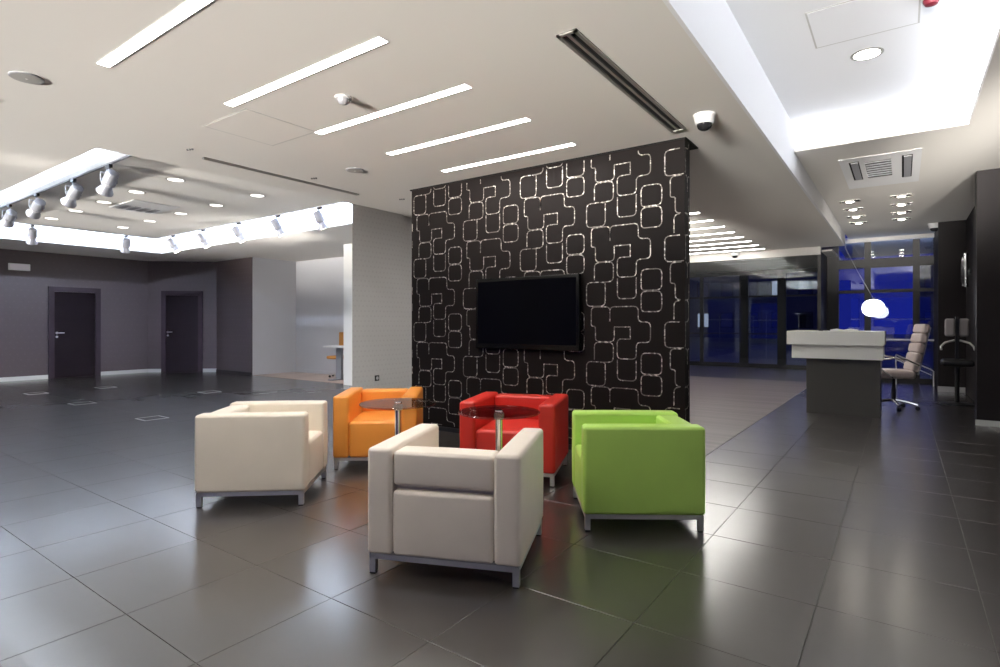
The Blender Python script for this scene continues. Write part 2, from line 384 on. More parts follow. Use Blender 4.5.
def ribbon(pts2, conv, lo, hi):
    # flat line of the print, clipped to the wall
    P = [p for p in pts2]
    for a, b in zip(P[:-1], P[1:]):
        if (b - a).length < 1e-6: continue
        if not (lo[0] < a.x < hi[0] and lo[0] < b.x < hi[0] and lo[1] < a.y < hi[1] and lo[1] < b.y < hi[1]): continue
        d = (b - a).normalized(); nn = Vector((-d.y, d.x, 0)) * hw; e = d * .002
        q = [a - nn - e, b - nn + e, b + nn + e, a + nn - e]
        rb.add([conv(v) for v in q], [(0, 1, 2, 3)])
def split(pts, step=.04):
    r = [pts[0]]
    for a, b in zip(pts[:-1], pts[1:]):
        k = max(1, int((b - a).length / step))
        for i in range(1, k + 1): r.append(a.lerp(b, i / k))
    return r
for i in range(-5, 3):
    for j in range(-4, 4):
        ox = -2.144 + PXu * i; oz = 1.95 + PZu * j + (PZu / 2 if i % 2 else 0)
        for pts, rad in UNIT:
            pl = split([v + Vector((ox, oz, 0)) for v in rounded(pts, rad)])
            ribbon(pl, lambda v: (v.x, WY - .0012, v.y), (WX0 + .01, .055), (WX1 - .01, ZC - .02))
            ribbon(pl, lambda v: (WX1 + .0012, WY + (v.x - WX1), v.y), (WX1, .055), (WX1 + .14, ZC - .02))
tag(rb.build('silver_print', 'ribbon', wc, False), kind='stuff')

# ---- far end: bulkhead, partition glass, facades
struct('ceiling_bulkhead', MB().box(-6.1, -1.40, 13.62, 13.80, 2.73, ZC), 'ceiling', 'beige bulkhead above the glass partition')
struct('ceiling_lobby', MB().box(-6.1, -1.2, 13.8, 17.6, 2.80, 2.84), 'ceiling', 'ceiling of the entrance lobby')
struct('wall_behind', MB().box(-6.1, -5.98, 8.9, 17.6, 0, ZC), 'wall_black', 'dark side wall of the entrance aisle')
def facade(name, x0, x1, y, zt, vs, hs, label, wall_w=.07, vw=None):
    root = empty(name, (0, y, 0), 0, label, None, None, 'structure')
    for k, x in enumerate(vs):
        wv = (vw or {}).get(k, wall_w); MB().box(x - wv / 2, x + wv / 2, -.05, .05, 0, zt).build('window_frame', 'dark_frame', root, False)
    for z, hh in hs: MB().box(x0, x1, -.045, .045, z - hh / 2, z + hh / 2).build('window_frame', 'dark_frame', root, False)
    zs = [0] + [z for z, _ in hs] + [zt]
    for a, b in zip(vs[:-1], vs[1:]):
        MB().box(a, b, -.004, .004, .02, zt - .02).build('window_pane', 'glass', root, False)
    return root
facade('window_1', -5.98, -1.4, 17.5, 2.80, [-5.94, -4.95, -3.75, -2.75, -1.62, -1.44], [(.06, .12), (2.74, .12), (2.05, .05), (.98, .04)], 'dark framed glass entrance front with doors', .10, {2: .24, 3: .22, 4: .5})
facade('window_2', -1.4, .62, 14.95, Z2, [-1.34, -.62, .25, .60], [(.05, .10), (2.60, .20), (1.98, .07)], 'dark framed blue window behind the reception desk', .12, {0: .34})
MB().box(-.55, .57, 14.86, 14.90, .90, .935).build('window_rail', 'steel', bpy.data.objects['window_2'], False).location = (0, -14.95, 0)
g3 = empty('window_3', (0, 13.7, 0), 0, 'clear glass partition under the bulkhead', None, None, 'structure')
for a, b in ((-5.97, -4.6), (-4.59, -3.1), (-3.09, -1.46)): MB().box(a, b, -.005, .005, .01, 2.73).build('window_pane', 'glass_clear', g3, False)
MB().box(-1.46, -1.40, -.05, .06, 0, ZC).build('window_frame', 'dark_frame', g3, False)
MB().box(-1.44, -1.40, .06, 3.7, .0, 2.80).build('window_frame', 'dark_frame', g3, False)
struct('trim_2', MB().box(-1.4, .6, 14.80, 14.93, 3.07, Z2), 'ceiling', 'grey bulkhead over the blue window')
# ---- right side
struct('wall_right', MB().box(.755, XR, 9.1, 9.35, 0, Z2), 'wall_black', 'dark brown wall face at the right edge')
struct('wall_right_niche', MB().box(.95, 1.07, 9.35, 13.25, 0, Z2), 'wall_black', 'dark side wall of the niche')
struct('wall_right_end', MB().box(.55, 1.07, 13.25, 14.9, 0, Z2), 'wall_black', 'dark wall block beside the blue window')
struct('baseboard_right', MB().box(.74, XR, 9.085, 9.1, 0, .07), 'base_white')
struct('baseboard_right_end', MB().box(.54, .94, 13.235, 13.25, 0, .10), 'steel')
struct('wall_side', MB().box(XR, XR + .1, YB, 9.35, 0, Z3), 'wall_plain', 'plain wall right of the camera')
# ---- wall behind the camera with tall windows
wb = MB(); xs = [-17] + [v for p in WIN for v in p] + [XR]
wb.box(-17, XR, YB - .12, YB, 0, .28).box(-17, XR, YB - .12, YB, 2.62, Z3)
for a, b in zip(xs[0::2], xs[1::2]): wb.box(a, b, YB - .12, YB, .28, 2.62)
struct('wall_back', wb, 'wall_plain', 'wall behind the camera with tall windows')
for k, (a, b) in enumerate(WIN):
    r = empty('window_%d' % (k + 4), ((a + b) / 2, YB - .06, 0), 0, 'tall window behind the camera', None, None, 'structure'); hwid = (b - a) / 2
    MB().box(-hwid, hwid, -.004, .004, .28, 2.62).build('window_pane', 'glass_clear', r, False)
    for x in (-hwid + .03, 0, hwid - .03): MB().box(x - .03, x + .03, -.03, .03, .28, 2.62).build('window_frame', 'dark_frame', r, False)
# ---- baseboards of the left hall
def skirting(name, a, b, mat='base_white', h=.09):
    a = Vector((*a, 0)); b = Vector((*b, 0)); d = (b - a).normalized(); nrm = Vector((d.y, -d.x, 0)) * .014
    struct(name, MB().prism([(a.x + nrm.x, a.y + nrm.y), (b.x + nrm.x, b.y + nrm.y), (b.x, b.y), (a.x, a.y)], 0, h), mat)
D1 = (4.54, 5.50)          # first door along wall_left
skirting('baseboard_left', (XL, YB), (XL, D1[0])); skirting('baseboard_left_far', (XL, D1[1]), PBb)
dW = (Vector((*PC, 0)) - Vector((*PBb, 0))); LW = dW.length; uW = dW.normalized()
pW = lambda s_: (PBb[0] + uW.x * s_, PBb[1] + uW.y * s_)
skirting('baseboard_corner', PBb, pW(.35)); skirting('baseboard_corner_far', pW(1.38), PC)
skirting('baseboard_far', PC, PD, 'wall_black', .07); skirting('baseboard_office_side', (-12.97, 7.70), PE, 'wall_grey', .08); skirting('baseboard_office', PE, (-9, 8.92), 'wall_grey', .08)

# ---- doors
def door(name, origin, ux, w_, label):
    ux = Vector((*ux, 0)).normalized(); root = empty(name, (*origin, 0), math.atan2(ux.y, ux.x), label, None, None, 'structure')
    fr = .11                                                          # local x along the wall, -y into the room
    MB().box(0, fr, -.045, 0, 0, 2.12).box(w_ - fr, w_, -.045, 0, 0, 2.12).box(fr, w_ - fr, -.045, 0, 2.01, 2.12).build('door_frame', 'door_frame', root, False)
    lf = MB().box(fr + .004, w_ - fr - .004, -.022, 0, .006, 2.004).build('door_leaf', 'wood_dark', root, False)
    hd = MB().cyl((fr + .05, -.022, 1.05), (fr + .05, -.032, 1.05), .026).cyl((fr + .05, -.03, 1.05), (fr + .05, -.07, 1.05), .010).cyl((fr + .042, -.07, 1.05), (fr + .18, -.07, 1.05), .011)
    hd.build('door_handle', 'steel', lf); MB().cyl((fr + .05, -.022, .96), (fr + .05, -.032, .96), .024).build('keyhole_plate', 'steel', lf)
    return root
door('door_1', (XL, 4.472), (0, 1), 1.03, 'dark wenge door in the left wall')
door('door_2', pW(.346), (uW.x, uW.y), 1.03, 'dark wenge door in the angled wall')

# ================================================================== ARMCHAIRS
def make_armchair(color, c, label, W=.772):
    mat = leather('leather_' + color, c)
    D, HT = .730, .632                # local: +y is where the sitter faces, origin centre of the base
    x, y = W / 2, D / 2; a = .132; z0 = .102
    root = empty('armchair', (0, 0, 0), 0, label, 'armchair', 'leather cube armchairs'); root['half_width'] = x
    MB().pad(-x, -x + a, -y, y, z0, HT, .022, .004, .003).build('armrest', mat, root)
    MB().pad(x - a, x, -y, y, z0, HT, .022, .004, .003).build('armrest', mat, root)
    MB().pad(-x + a + .003, x - a - .003, -y + .012, -y + .012 + .15, .448, HT - .014, .020, .006, .004).build('backrest', mat, root)
    MB().pad(-x + a + .003, x - a - .003, -y + .004, -y + .09, z0, .426, .022, .004, .004).build('back_panel', mat, root)
    MB().pad(-x + a + .003, x - a - .003, -y + .092, y - .004, z0, .412, .026, .012, .004).build('seat', mat, root)
    MB().box(-x + a + .01, x - a - .01, -y + .05, -y + .14, .38, .48).build('back_core', mat, root, False)
    i = .010; t = .032
    f = MB().box(-x + i, x - i, -y + i, -y + i + t, .076, z0).box(-x + i, x - i, y - i - t, y - i, .076, z0).box(-x + i, -x + i + t, -y + i, y - i, .076, z0).box(x - i - t, x - i, -y + i, y - i, .076, z0)
    f.build('base_frame', 'steel', root, False)
    for sx in (-1, 1):
        for sy in (-1, 1):
            px, py = sx * (x - i - t / 2), sy * (y - i - t / 2)
            lg = MB().box(px - t / 2, px + t / 2, py - t / 2, py + t / 2, .008, .076).build('leg', 'steel', root, False)
            MB().box(px - t / 2 + .002, px + t / 2 - .002, py - t / 2 + .002, py + t / 2 - .002, 0, .008).build('foot_pad', 'black', lg, False)
    return root
def place(ch, corner, local, ang):
    # put the chair so that its local floor point lies on the given floor point, turned by ang
    ch.rotation_euler.z = ang; m = Matrix.Rotation(ang, 3, 'Z'); ch.location = Vector((*corner, 0)) - m @ Vector((*local, 0))
fx = lambda ch: ch['half_width'] - .010
fy = .730 / 2 - .010
c1 = make_armchair('ivory', (.88, .79, .685), 'ivory white leather armchair seen from behind, nearest of the five', .785)
a1 = R(22.6); mid = Vector((-1.822, 2.063)); place(c1, mid, (0, -fy), a1)
c2 = make_armchair('cream', (.78, .70, .59), 'cream leather armchair at the left showing its closed side', .725)
a2 = R(40.2); place(c2, (-3.629, 2.136), (fx(c2), 0), a2 - R(90))
c3 = make_armchair('green', (.48, .74, .15), 'lime green leather armchair at the right', .69)
a3 = R(34.2); place(c3, (-1.261, 3.259), (-fx(c3), 0), a3 + R(90))
c4 = make_armchair('red', (.60, .030, .020), 'red leather armchair in front of the black wall', .775)
a4 = R(20.5); place(c4, (-2.168, 3.745), (-fx(c4), fy), a4 + R(180))
c5 = make_armchair('orange', (.83, .31, .05), 'orange leather armchair beside the grey wall end', .715)
a5 = R(39); place(c5, (-3.964, 3.098), (fx(c5), fy), a5 + R(180))

# ---- glass tables
def make_table(loc, r, label, zt=.68):
    root = empty('side_table', (*loc, 0), 0, label, 'table', 'round glass side tables')
    pr = [(r - .004, zt - .012), (r, zt - .008), (r, zt - .004), (r - .004, zt)]
    MB().lathe(pr, 64).build('table_top', 'smoke', root)
    MB().lathe([(.21, 0), (.21, .006), (.19, .012), (.03, .018)], 40).build('base', 'chrome', root)
    MB().cyl((0, 0, .016), (0, 0, zt - .05), .024, n=24).build('column', 'chrome', root)
    MB().lathe([(.030, zt - .052), (.034, zt - .03), (.034, zt - .014), (.02, zt - .0125)], 24).build('collar', 'steel', root)
    MB().lathe([(.028, zt + .0005), (.026, zt + .006), (.012, zt + .008)], 20).build('cap', 'chrome', root)
    return root
make_table((-2.155, 3.005), .27, 'round smoked glass table standing before the red armchair')
make_table((-2.985, 2.90), .275, 'round smoked glass table standing before the orange armchair')

# ================================================================== FEATURE WALL OBJECTS
tv = empty('television', (0, 0, 0), 0, 'large black flat television hung on the patterned wall', 'television')
tx0, tx1, tz0, tz1, ty = -3.835, -2.555, .985, 1.748, 4.90
MB().pad(tx0, tx1, ty, ty + .05, tz0, tz1, .012, k=3, m=2).build('casing', principled('piano_black', (.005, .005, .005), .2, 0, .2), tv)
MB().box(tx0 + .035, tx1 - .035, ty - .0015, ty + .001, tz0 + .055, tz1 - .035).build('screen', principled('tv_screen', (.003, .003, .004), .15, 0, .05), tv, False)
MB().box(-3.35, -3.0, ty + .05, WY, 1.2, 1.55).build('wall_mount', 'black', tv, False)
so = empty('power_socket', (-6.1, 5.51, .483), 0, 'small black power socket on the grey dotted wall end', 'socket')
MB().pad(0, .012, -.04, .04, -.04, .04, .005, k=2, m=1).build('plate', 'black', so); MB().cyl((.012, 0, 0), (.0135, 0, 0), .024, n=16).build('insert', 'grey_plastic', so)

# ================================================================== CEILING FITTINGS
ys = [-.86, -.09, .67, 1.405, 2.215, 2.995, 3.765, 4.53] + [5.55, 6.25, 6.95, 7.67, 8.42, 9.15, 9.85, 10.55, 11.24, 11.90, 12.58, 13.25]
pos = ['farthest behind the camera', 'right behind the camera', 'over the camera'] + ['nearest of five before black wall', 'second nearest before black wall', 'middle of five before black wall', 'second from the black wall', 'closest to the black wall']
for k, y in enumerate(ys):
    x0, x1 = ((-4.125, -4.12, -4.125, -4.125, -4.11, -4.09, -4.035, -4.01)[k], -2.435) if k < 8 else (-4.05, -2.43)
    lab = 'glowing light line in the main ceiling, ' + pos[k] if k < 8 else ('%s glowing light line counted from the glass partition in the aisle ceiling' % ('nearest', 'second', 'third', 'fourth', 'fifth', 'sixth', 'seventh', 'eighth', 'ninth', 'tenth', 'eleventh', 'twelfth')[19 - k])
    r = empty('light_line', ((x0 + x1) / 2, y + .035, ZC), 0, lab, 'ceiling light', 'light lines before the black wall' if k < 8 else 'light lines behind the black wall')
    hx = (x1 - x0) / 2
    MB().box(-hx, hx, -.034, .034, -.0015, .001).build('diffuser', 'strip', r, False)
    MB().box(-hx - .006, hx + .006, -.040, -.034, -.003, .001).box(-hx - .006, hx + .006, .034, .040, -.003, .001).box(-hx - .006, -hx, -.034, .034, -.003, .001).box(hx, hx + .006, -.034, .034, -.003, .001).build('frame', 'white_plastic', r, False)
# slot diffusers
def slot(name, x0, x1, y0, y1, z, nslot, label):
    r = empty(name, ((x0 + x1) / 2, (y0 + y1) / 2, z), 0, label, 'air vent'); hx = (x1 - x0) / 2; hy = (y1 - y0) / 2
    MB().box(-hx, hx, -hy, hy, -.003, .0).build('backing', 'void', r, False)
    fr = .022 if nslot > 1 else .008
    f = MB().box(-hx, -hx + fr, -hy, hy, -.012, -.003).box(hx - fr, hx, -hy, hy, -.012, -.003).box(-hx, hx, -hy, -hy + fr, -.012, -.003).box(-hx, hx, hy - fr, hy, -.012, -.003)
    f.build('frame', 'alu', r, False)
    for k in range(1, nslot):
        x = -hx + fr + (2 * hx - 2 * fr) * k / nslot; MB().box(x - .010, x + .010, -hy + fr, hy - fr, -.011, -.003).build('bar', 'alu', r, False)
slot('slot_vent', -1.60, -1.473, 2.79, 4.755, ZC, 2, 'long twin slot air vent in the ceiling before the black wall')
slot('slot_vent', -5.63, -5.58, 2.81, 4.75, ZC, 1, 'thin black slot air vent beside the left recess')
# ceiling speakers, sensors, cameras
def disc(name, loc, r, label, cat, group=None):
    o = empty(name, loc, 0, label, cat, group)
    MB().lathe([(r, 0), (r, -.006), (r * .93, -.010), (r * .88, -.010)], 32).build('rim', 'grey_plastic' if cat == 'speaker' else 'white_plastic', o)
    MB().lathe([(r * .86, -.0103), (r * .5, -.0115), (.005, -.012)], 32).build('grille', principled('speaker_mesh', (.40, .39, .37), .6), o)
    MB().lathe([(r * .10, -.012), (r * .06, -.015)], 12).build('badge', 'white_plastic', o)
disc('ceiling_speaker', (-4.745, 1.215, ZC), .095, 'round grey ceiling speaker left of the nearest light line', 'speaker', 'round ceiling speakers')
disc('ceiling_speaker', (-4.745, 3.98, ZC), .095, 'round grey ceiling speaker near the grey wall end', 'speaker', 'round ceiling speakers')
def dome_camera(loc, s, label, flat=False):
    o = empty('dome_camera', loc, 0, label, 'camera', 'dome cameras')
    MB().lathe([(.085 * s, 0), (.085 * s, -.012 * s), (.078 * s, -.018 * s), (.070 * s, -.065 * s), (.060 * s, -.075 * s)], 32).build('housing', 'white_plastic', o)
    MB().lathe([(.058 * s, -.074 * s), (.056 * s, -.09 * s), (.046 * s, -.108 * s), (.028 * s, -.120 * s), (.006 * s, -.124 * s)], 28).build('dome', principled('dome_glass', (.02, .02, .022), .08), o)
dome_camera((-1.262, 4.53, ZC), 1.0, 'white dome camera with black bubble beside the black wall')
dome_camera((-3.1, 13.56, ZC), 1.1, 'small dark dome camera on the far bulkhead')
dome_camera((.50, 13.40, Z2), 1.2, 'small dome camera above the dark wall block')
sn = empty('motion_sensor', (-3.295, 2.66, ZC), 0, 'small white motion sensor between the light lines', 'sensor')
MB().lathe([(.062, 0), (.062, -.010), (.052, -.014)], 28).build('base', 'white_plastic', sn)
MB().lathe([(.044, -.012), (.042, -.030), (.030, -.046), (.008, -.052)], 24).build('lens', 'grey_plastic', sn)
for k, ((x, y), lb) in enumerate((((-5.437, 2.604), 'beside the near end of the black slot'), ((-5.38, 3.93), 'beside the far half of the black slot'), ((-5.342, 5.26), 'close to the black wall'), ((-5.40, 1.20), 'at the left picture edge'))):
    o = empty('ceiling_nozzle', (x, y, ZC), R(20), 'tiny black twin ceiling nozzle ' + lb, 'nozzle', 'twin ceiling nozzles')
    for dx in (-.028, 0, .028): MB().cyl((dx, 0, 0), (dx, 0, -.012), .011, .008, n=10).build('jet', 'black', o)
def access(name, x0, x1, y0, y1, z, label, mat):
    o = empty(name, ((x0 + x1) / 2, (y0 + y1) / 2, z), 0, label, 'access panel'); hx, hy = (x1 - x0) / 2, (y1 - y0) / 2
    MB().box(-hx, hx, -hy, hy, -.001, 0).build('panel_frame', 'panel_edge', o, False); MB().box(-hx + .012, hx - .012, -hy + .012, hy - .012, -.002, -.001).build('panel', mat, o, False)
access('access_panel', -4.72, -4.07, 2.36, 3.0, ZC, 'flush access panel in the main ceiling under the light lines', 'ceiling')
access('access_panel', -.555, .105, 4.45, 5.07, Z3, 'flush white access panel inside the coffer', 'ceiling_white')
al = empty('fire_alarm', (.16, 4.74, Z3), 0, 'small red alarm device at the top of the coffer', 'alarm')
MB().lathe([(.045, 0), (.045, -.02), (.035, -.04), (.012, -.045)], 20).build('body', 'red_plastic', al); MB().lathe([(.052, 0), (.05, -.006)], 20).build('base', 'white_plastic', al)

# downlights
def make_downlight(name, loc, r, glow, label, group, rim='alu'):
    o = empty(name, loc, 0, label, 'downlight', group)
    MB().lathe([(r, 0), (r, -.003), (r * .86, -.005), (r * .82, -.004)], 28).build('rim', rim, o)
    MB().lathe([(r * .80, -.0045), (r * .4, -.0058), (.004, -.006)], 24).build('lens', glow, o)
    return o
rows = [(3.44, (-7.555, -8.70, -9.82, -10.955, -12.09)), (4.545, (-7.53, -8.666, -9.80, -10.95, -12.09))]
ordn = ['first', 'second', 'third', 'fourth', 'fifth']; dl = None
for y, xs_ in rows:
    for k, x in enumerate(xs_):
        lab = '%s round downlight from the right in the %s row of the left recess panel' % (ordn[k], 'near' if y < 4 else 'far')
        if dl is None: dl = o = make_downlight('downlight', (x, y, ZI), .115, 'lamp_soft', lab, 'round downlights in the left recess')
        else: o = copy_tree(dl); o.location = (x, y, ZI); o['label'] = lab
make_downlight('downlight', (-.229, 5.411, Z3), .115, 'lamp_glow', 'round glowing downlight inside the white coffer', 'round downlights')
# square-framed spots over the desk lane
sp = None
for ci, x in enumerate((-.655, -.006)):
    for k, y in enumerate((10.19, 10.92, 11.70, 12.43)):
        lab = '%s gimbal spot from the front in the %s row over the desk' % (ordn[k], ('left', 'right')[ci])
        if sp is None:
            sp = o = empty('gimbal_spot', (x, y, Z2), 0, lab, 'spotlight', 'gimbal spots over the reception desk')
            MB().box(-.13, .13, -.07, .07, -.004, 0).build('tray', 'void', o, False)
            MB().box(-.14, .14, -.08, -.07, -.008, 0).box(-.14, .14, .07, .08, -.008, 0).box(-.14, -.13, -.07, .07, -.008, 0).box(.13, .14, -.07, .07, -.008, 0).build('frame', 'alu', o, False)
            MB().lathe([(.062, -.004), (.064, -.016), (.052, -.018)], 20).build('ring', 'steel', o)
            MB().lathe([(.050, -.0185), (.03, -.021), (.004, -.022)], 20).build('lens', 'spot_glow', o)
        else: o = copy_tree(sp); o.location = (x, y, Z2); o['label'] = lab
# air conditioning cassettes
ac = empty('air_conditioner', (-.20, 8.35, Z2 - .002), 0, 'white ceiling air conditioner with three vents over the desk lane', 'air conditioner')
MB().box(-.40, .38, -.78, .92, -.004, 0).build('panel', 'ceiling_white', ac, False)
for x0, x1, y0, y1 in ((-.31, -.21, -.60, .38), (.20, .30, -.60, .55)):
    v = MB().box(x0, x1, y0, y1, -.006, -.004).build('flap_slot', 'void', ac, False); MB().box(x0 + .02, x1 - .01, y0 + .03, y1 - .03, -.014, -.006).build('flap', 'grey_plastic', v, False)
gr = MB().box(-.155, .10, -.52, .34, -.006, -.004).build('grille_opening', 'void', ac, False)
for k in range(7): MB().box(-.155, .10, -.50 + k * .12, -.46 + k * .12, -.012, -.006).build('slat', 'grey_plastic', gr, False)
ac2 = empty('air_conditioner', (-9.70, 3.95, ZI - .002), 0, 'square ceiling air conditioner amid the downlights of the left recess', 'air conditioner')
MB().box(-.45, .45, -.33, .33, -.012, 0).build('panel', 'white_plastic', ac2, False)
for k in range(4): MB().box(-.38, -.02, -.26 + k * .14, -.18 + k * .14, -.018, -.012).build('slat', 'grey_plastic', ac2, False)

# track spots
def make_spot(loc, aim, label, lit, energy=0):
    root = empty('track_spot', loc, 0, label, 'spotlight', 'silver track spots in the left recess')
    MB().box(-.055, .055, -.018, .018, -.035, 0).build('adapter', 'black', root, False)
    MB().cyl((0, 0, -.03), (0, 0, -.10), .008, n=10).build('stem', 'silver_paint', root)
    d = Vector(aim).normalized(); piv = Vector((0, 0, -.20)); side = d.cross(Vector((0, 0, 1))).normalized()
    yk = MB(); wy = .085
    yk.tube([piv + side * wy, piv + side * wy + Vector((0, 0, .10)), piv - side * wy + Vector((0, 0, .10)), piv - side * wy], .008, 6); yk.build('yoke', 'silver_paint', root)
    M = Matrix.Translation(piv) @ rot_to(d)
    b = MB().lathe([(.045, -.15), (.066, -.14), (.068, -.02), (.068, .03), (.058, .04)], 24, M).build('body', 'silver_paint', root)
    MB().lathe([(.074, -.005), (.074, .022)], 24, M).build('cooling_ring', 'grey_plastic', b)
    MB().lathe([(.050, .04), (.056, .07), (.088, .135), (.088, .145), (.08, .145)], 24, M).build('hood', 'silver_paint', root)
    MB().lathe([(.078, .1455), (.04, .149), (.004, .15)], 24, M).build('lens', 'spot_glow' if lit else 'lamp_glow', root)
    if energy:
        ld = bpy.data.lights.new('spot_beam', 'SPOT'); ld.energy = energy; ld.spot_size = R(58); ld.spot_blend = .7; ld.shadow_soft_size = .06; ld.color = (1, .97, .95)
        lo = bpy.data.objects.new('spot_beam', ld); col.objects.link(lo); lo.parent = root; lo.location = piv + d * .16; lo.rotation_euler = (-d).to_track_quat('Z', 'Y').to_euler()
trk = empty('spot_track', (0, 0, ZI), 0, 'black power track along the edges of the recess panel', 'track')
MB().box(PX0 + .02, PX1 - .05, PY0 + .005, PY0 + .035, -.014, 0).build('rail', 'grey_plastic', trk, False)
MB().box(PX0 + .02, PX1 - .05, PY1 - .035, PY1 - .005, -.014, 0).build('rail', 'grey_plastic', trk, False)
MB().box(PX0 + .005, PX0 + .035, PY0 + .02, PY1 - .02, -.014, 0).build('rail', 'grey_plastic', trk, False)
zt_ = ZI - .014
near = [(-7.43, (-.75, -.05, -.75)), (-8.53, (-.75, -.12, -.62)), (-9.91, (-.85, -.05, -.50)), (-11.16, (-.85, 0, -.50))]
nl = ['nearest of the near row, shining', 'second of the near row, shining', 'third of the near row', 'fourth of the near row, at the picture edge']
for k, (x, a) in enumerate(near): make_spot((x, PY0 + .02, zt_), a, 'silver track spot, ' + nl[k], k < 2, 60)
far_ = [(-7.42, (.10, .5, -1)), (-8.55, (.25, .6, -1)), (-9.76, (.35, .6, -1)), (-11.03, (.45, .6, -1)), (-12.25, (.5, .6, -1))]
for k, (x, a) in enumerate(far_): make_spot((x, PY1 - .02, zt_), a, 'silver track spot, %s from the right before the far bright cove' % ordn[k], False, 70)
for k, (y, a) in enumerate(((4.975, (-.6, .1, -1)), (3.434, (-.6, .1, -1)))): make_spot((PX0 + .02, y, zt_), a, 'silver track spot before the left cove, ' + ('farther one' if k == 0 else 'nearer one'), False, 70)

# ================================================================== LEFT HALL OBJECTS
ex = empty('exit_sign', (XL, 3.95, 2.52), 0, 'small white emergency light box on the dark left wall', 'sign')
MB().pad(0, .05, -.19, .19, -.075, .075, .012, k=2, m=1).build('housing', 'white_plastic', ex); MB().box(.049, .053, -.165, .165, -.055, .055).build('face', principled('sign_face', (.85, .80, .84), .4), ex, False)
fb = [(-12.72, 3.39, 'nearest the left door'), (-12.83, 4.52, 'in front of the left door, farther one'), (-10.53, 3.39, 'in the middle of the left hall'), (-8.10, 3.39, 'nearest the cream armchair'), (-10.40, 5.33, 'in front of the angled wall')]
for x, y, lb in fb:
    o = empty('floor_box', (x, y, 0), 0, 'square steel floor outlet box ' + lb, 'floor box', 'floor outlet boxes')
    MB().box(-.15, .15, -.15, -.132, .0003, .006).box(-.15, .15, .132, .15, .0003, .006).box(-.15, -.132, -.132, .132, .0003, .006).box(.132, .15, -.132, .132, .0003, .006).build('rim', 'alu', o, False)
    MB().box(-.13, .13, -.13, .13, .0003, .004).build('lid', 'tile', o, False)
# back office: white desk and orange chair
dk = empty('office_desk', (-9.58, 8.20, .002), 0, 'white desk with panel legs in the back office', 'desk')
MB().box(-.92, .70, -.30, .16, .735, .765).build('desk_top', 'white_plastic', dk, False)
for x in (-.72, .5):
    l_ = MB().box(x - .09, x + .09, -.03, .03, .03, .735).build('leg', 'silver_paint', dk, False); MB().box(x - .05, x + .05, -.28, .14, 0, .03).build('foot', 'grey_plastic', l_, False)
oc = empty('office_chair', (-10.85, 8.62, .002), R(180), 'orange office chair behind the white desk', 'chair')
om = principled('orange_fabric', (.62, .28, .06), .7)
MB().pad(-.22, .22, -.2, .2, .43, .50, .03, .01).build('seat', om, oc); MB().pad(-.21, .21, -.21, -.16, .62, 1.06, .022).build('backrest', om, oc)
MB().cyl((0, 0, .08), (0, 0, .43), .03).build('column', 'steel', oc); MB().box(-.025, .025, -.20, -.17, .40, .7).build('back_bar', 'steel', oc, False)
for k in range(5):
    t_ = k * 2 * math.pi / 5; lg = MB().cyl((0, 0, .09), (.22 * math.cos(t_), .22 * math.sin(t_), .06), .02, .014, n=8).build('leg', 'steel', oc); MB().cyl((.22 * math.cos(t_) - .01, .22 * math.sin(t_), .028), (.22 * math.cos(t_) + .01, .22 * math.sin(t_), .028), .027, n=12).build('caster', 'black', lg)
make_downlight('downlight', (-9.3, 8.1, ZC), .10, 'office_glow', 'round downlight in the back office ceiling right of the desk', 'round downlights')
make_downlight('downlight', (-8.2, 8.1, ZC), .10, 'office_glow', 'round downlight in the back office ceiling behind the white wall end', 'round downlights')

# ================================================================== RECEPTION
rd = empty('reception_desk', (0, 0, 0), 0, 'white and grey reception desk with overhanging counter', 'desk')
MB().box(-1.10, -.235, 9.0, 9.70, 0, .775).build('base', principled('grey_laminate', (.07, .066, .062), .4), rd, False)
MB().box(-1.275, -.20, 8.93, 9.74, .775, .965).build('upper_band', 'white_desk', rd, False)
MB().box(-1.335, -.185, 8.88, 9.78, .968, 1.155).build('counter', 'white_desk', rd, False)
bk = empty('booklet', (-.66, 9.2, 1.155), R(8), 'open white booklet lying on the counter', 'booklet')
for s_ in (-1, 1):
    MB().add([(0, -.12, 0), (s_ * .16, -.12, .002), (s_ * .16, .12, .002), (0, .12, 0), (0, -.12, .018), (s_ * .08, -.12, .034), (s_ * .16, -.12, .020), (0, .12, .018), (s_ * .08, .12, .034), (s_ * .16, .12, .020)],
             [(4, 5, 8, 7), (5, 6, 9, 8), (0, 1, 6, 5, 4), (3, 7, 8, 9, 2), (1, 2, 9, 6), (0, 3, 2, 1)]).build('page_block', principled('paper', (.85, .85, .85), .8), bk, False)
pn = empty('pen', (-.93, 9.12, 1.155), R(70), 'dark pen lying left of the booklet on the counter', 'pen')
MB().cyl((-.06, 0, .006), (.05, 0, .006), .0055, n=10).build('barrel', 'black', pn); MB().cyl((.05, 0, .006), (.068, 0, .006), .0055, .001, n=10).build('tip', 'steel', pn)

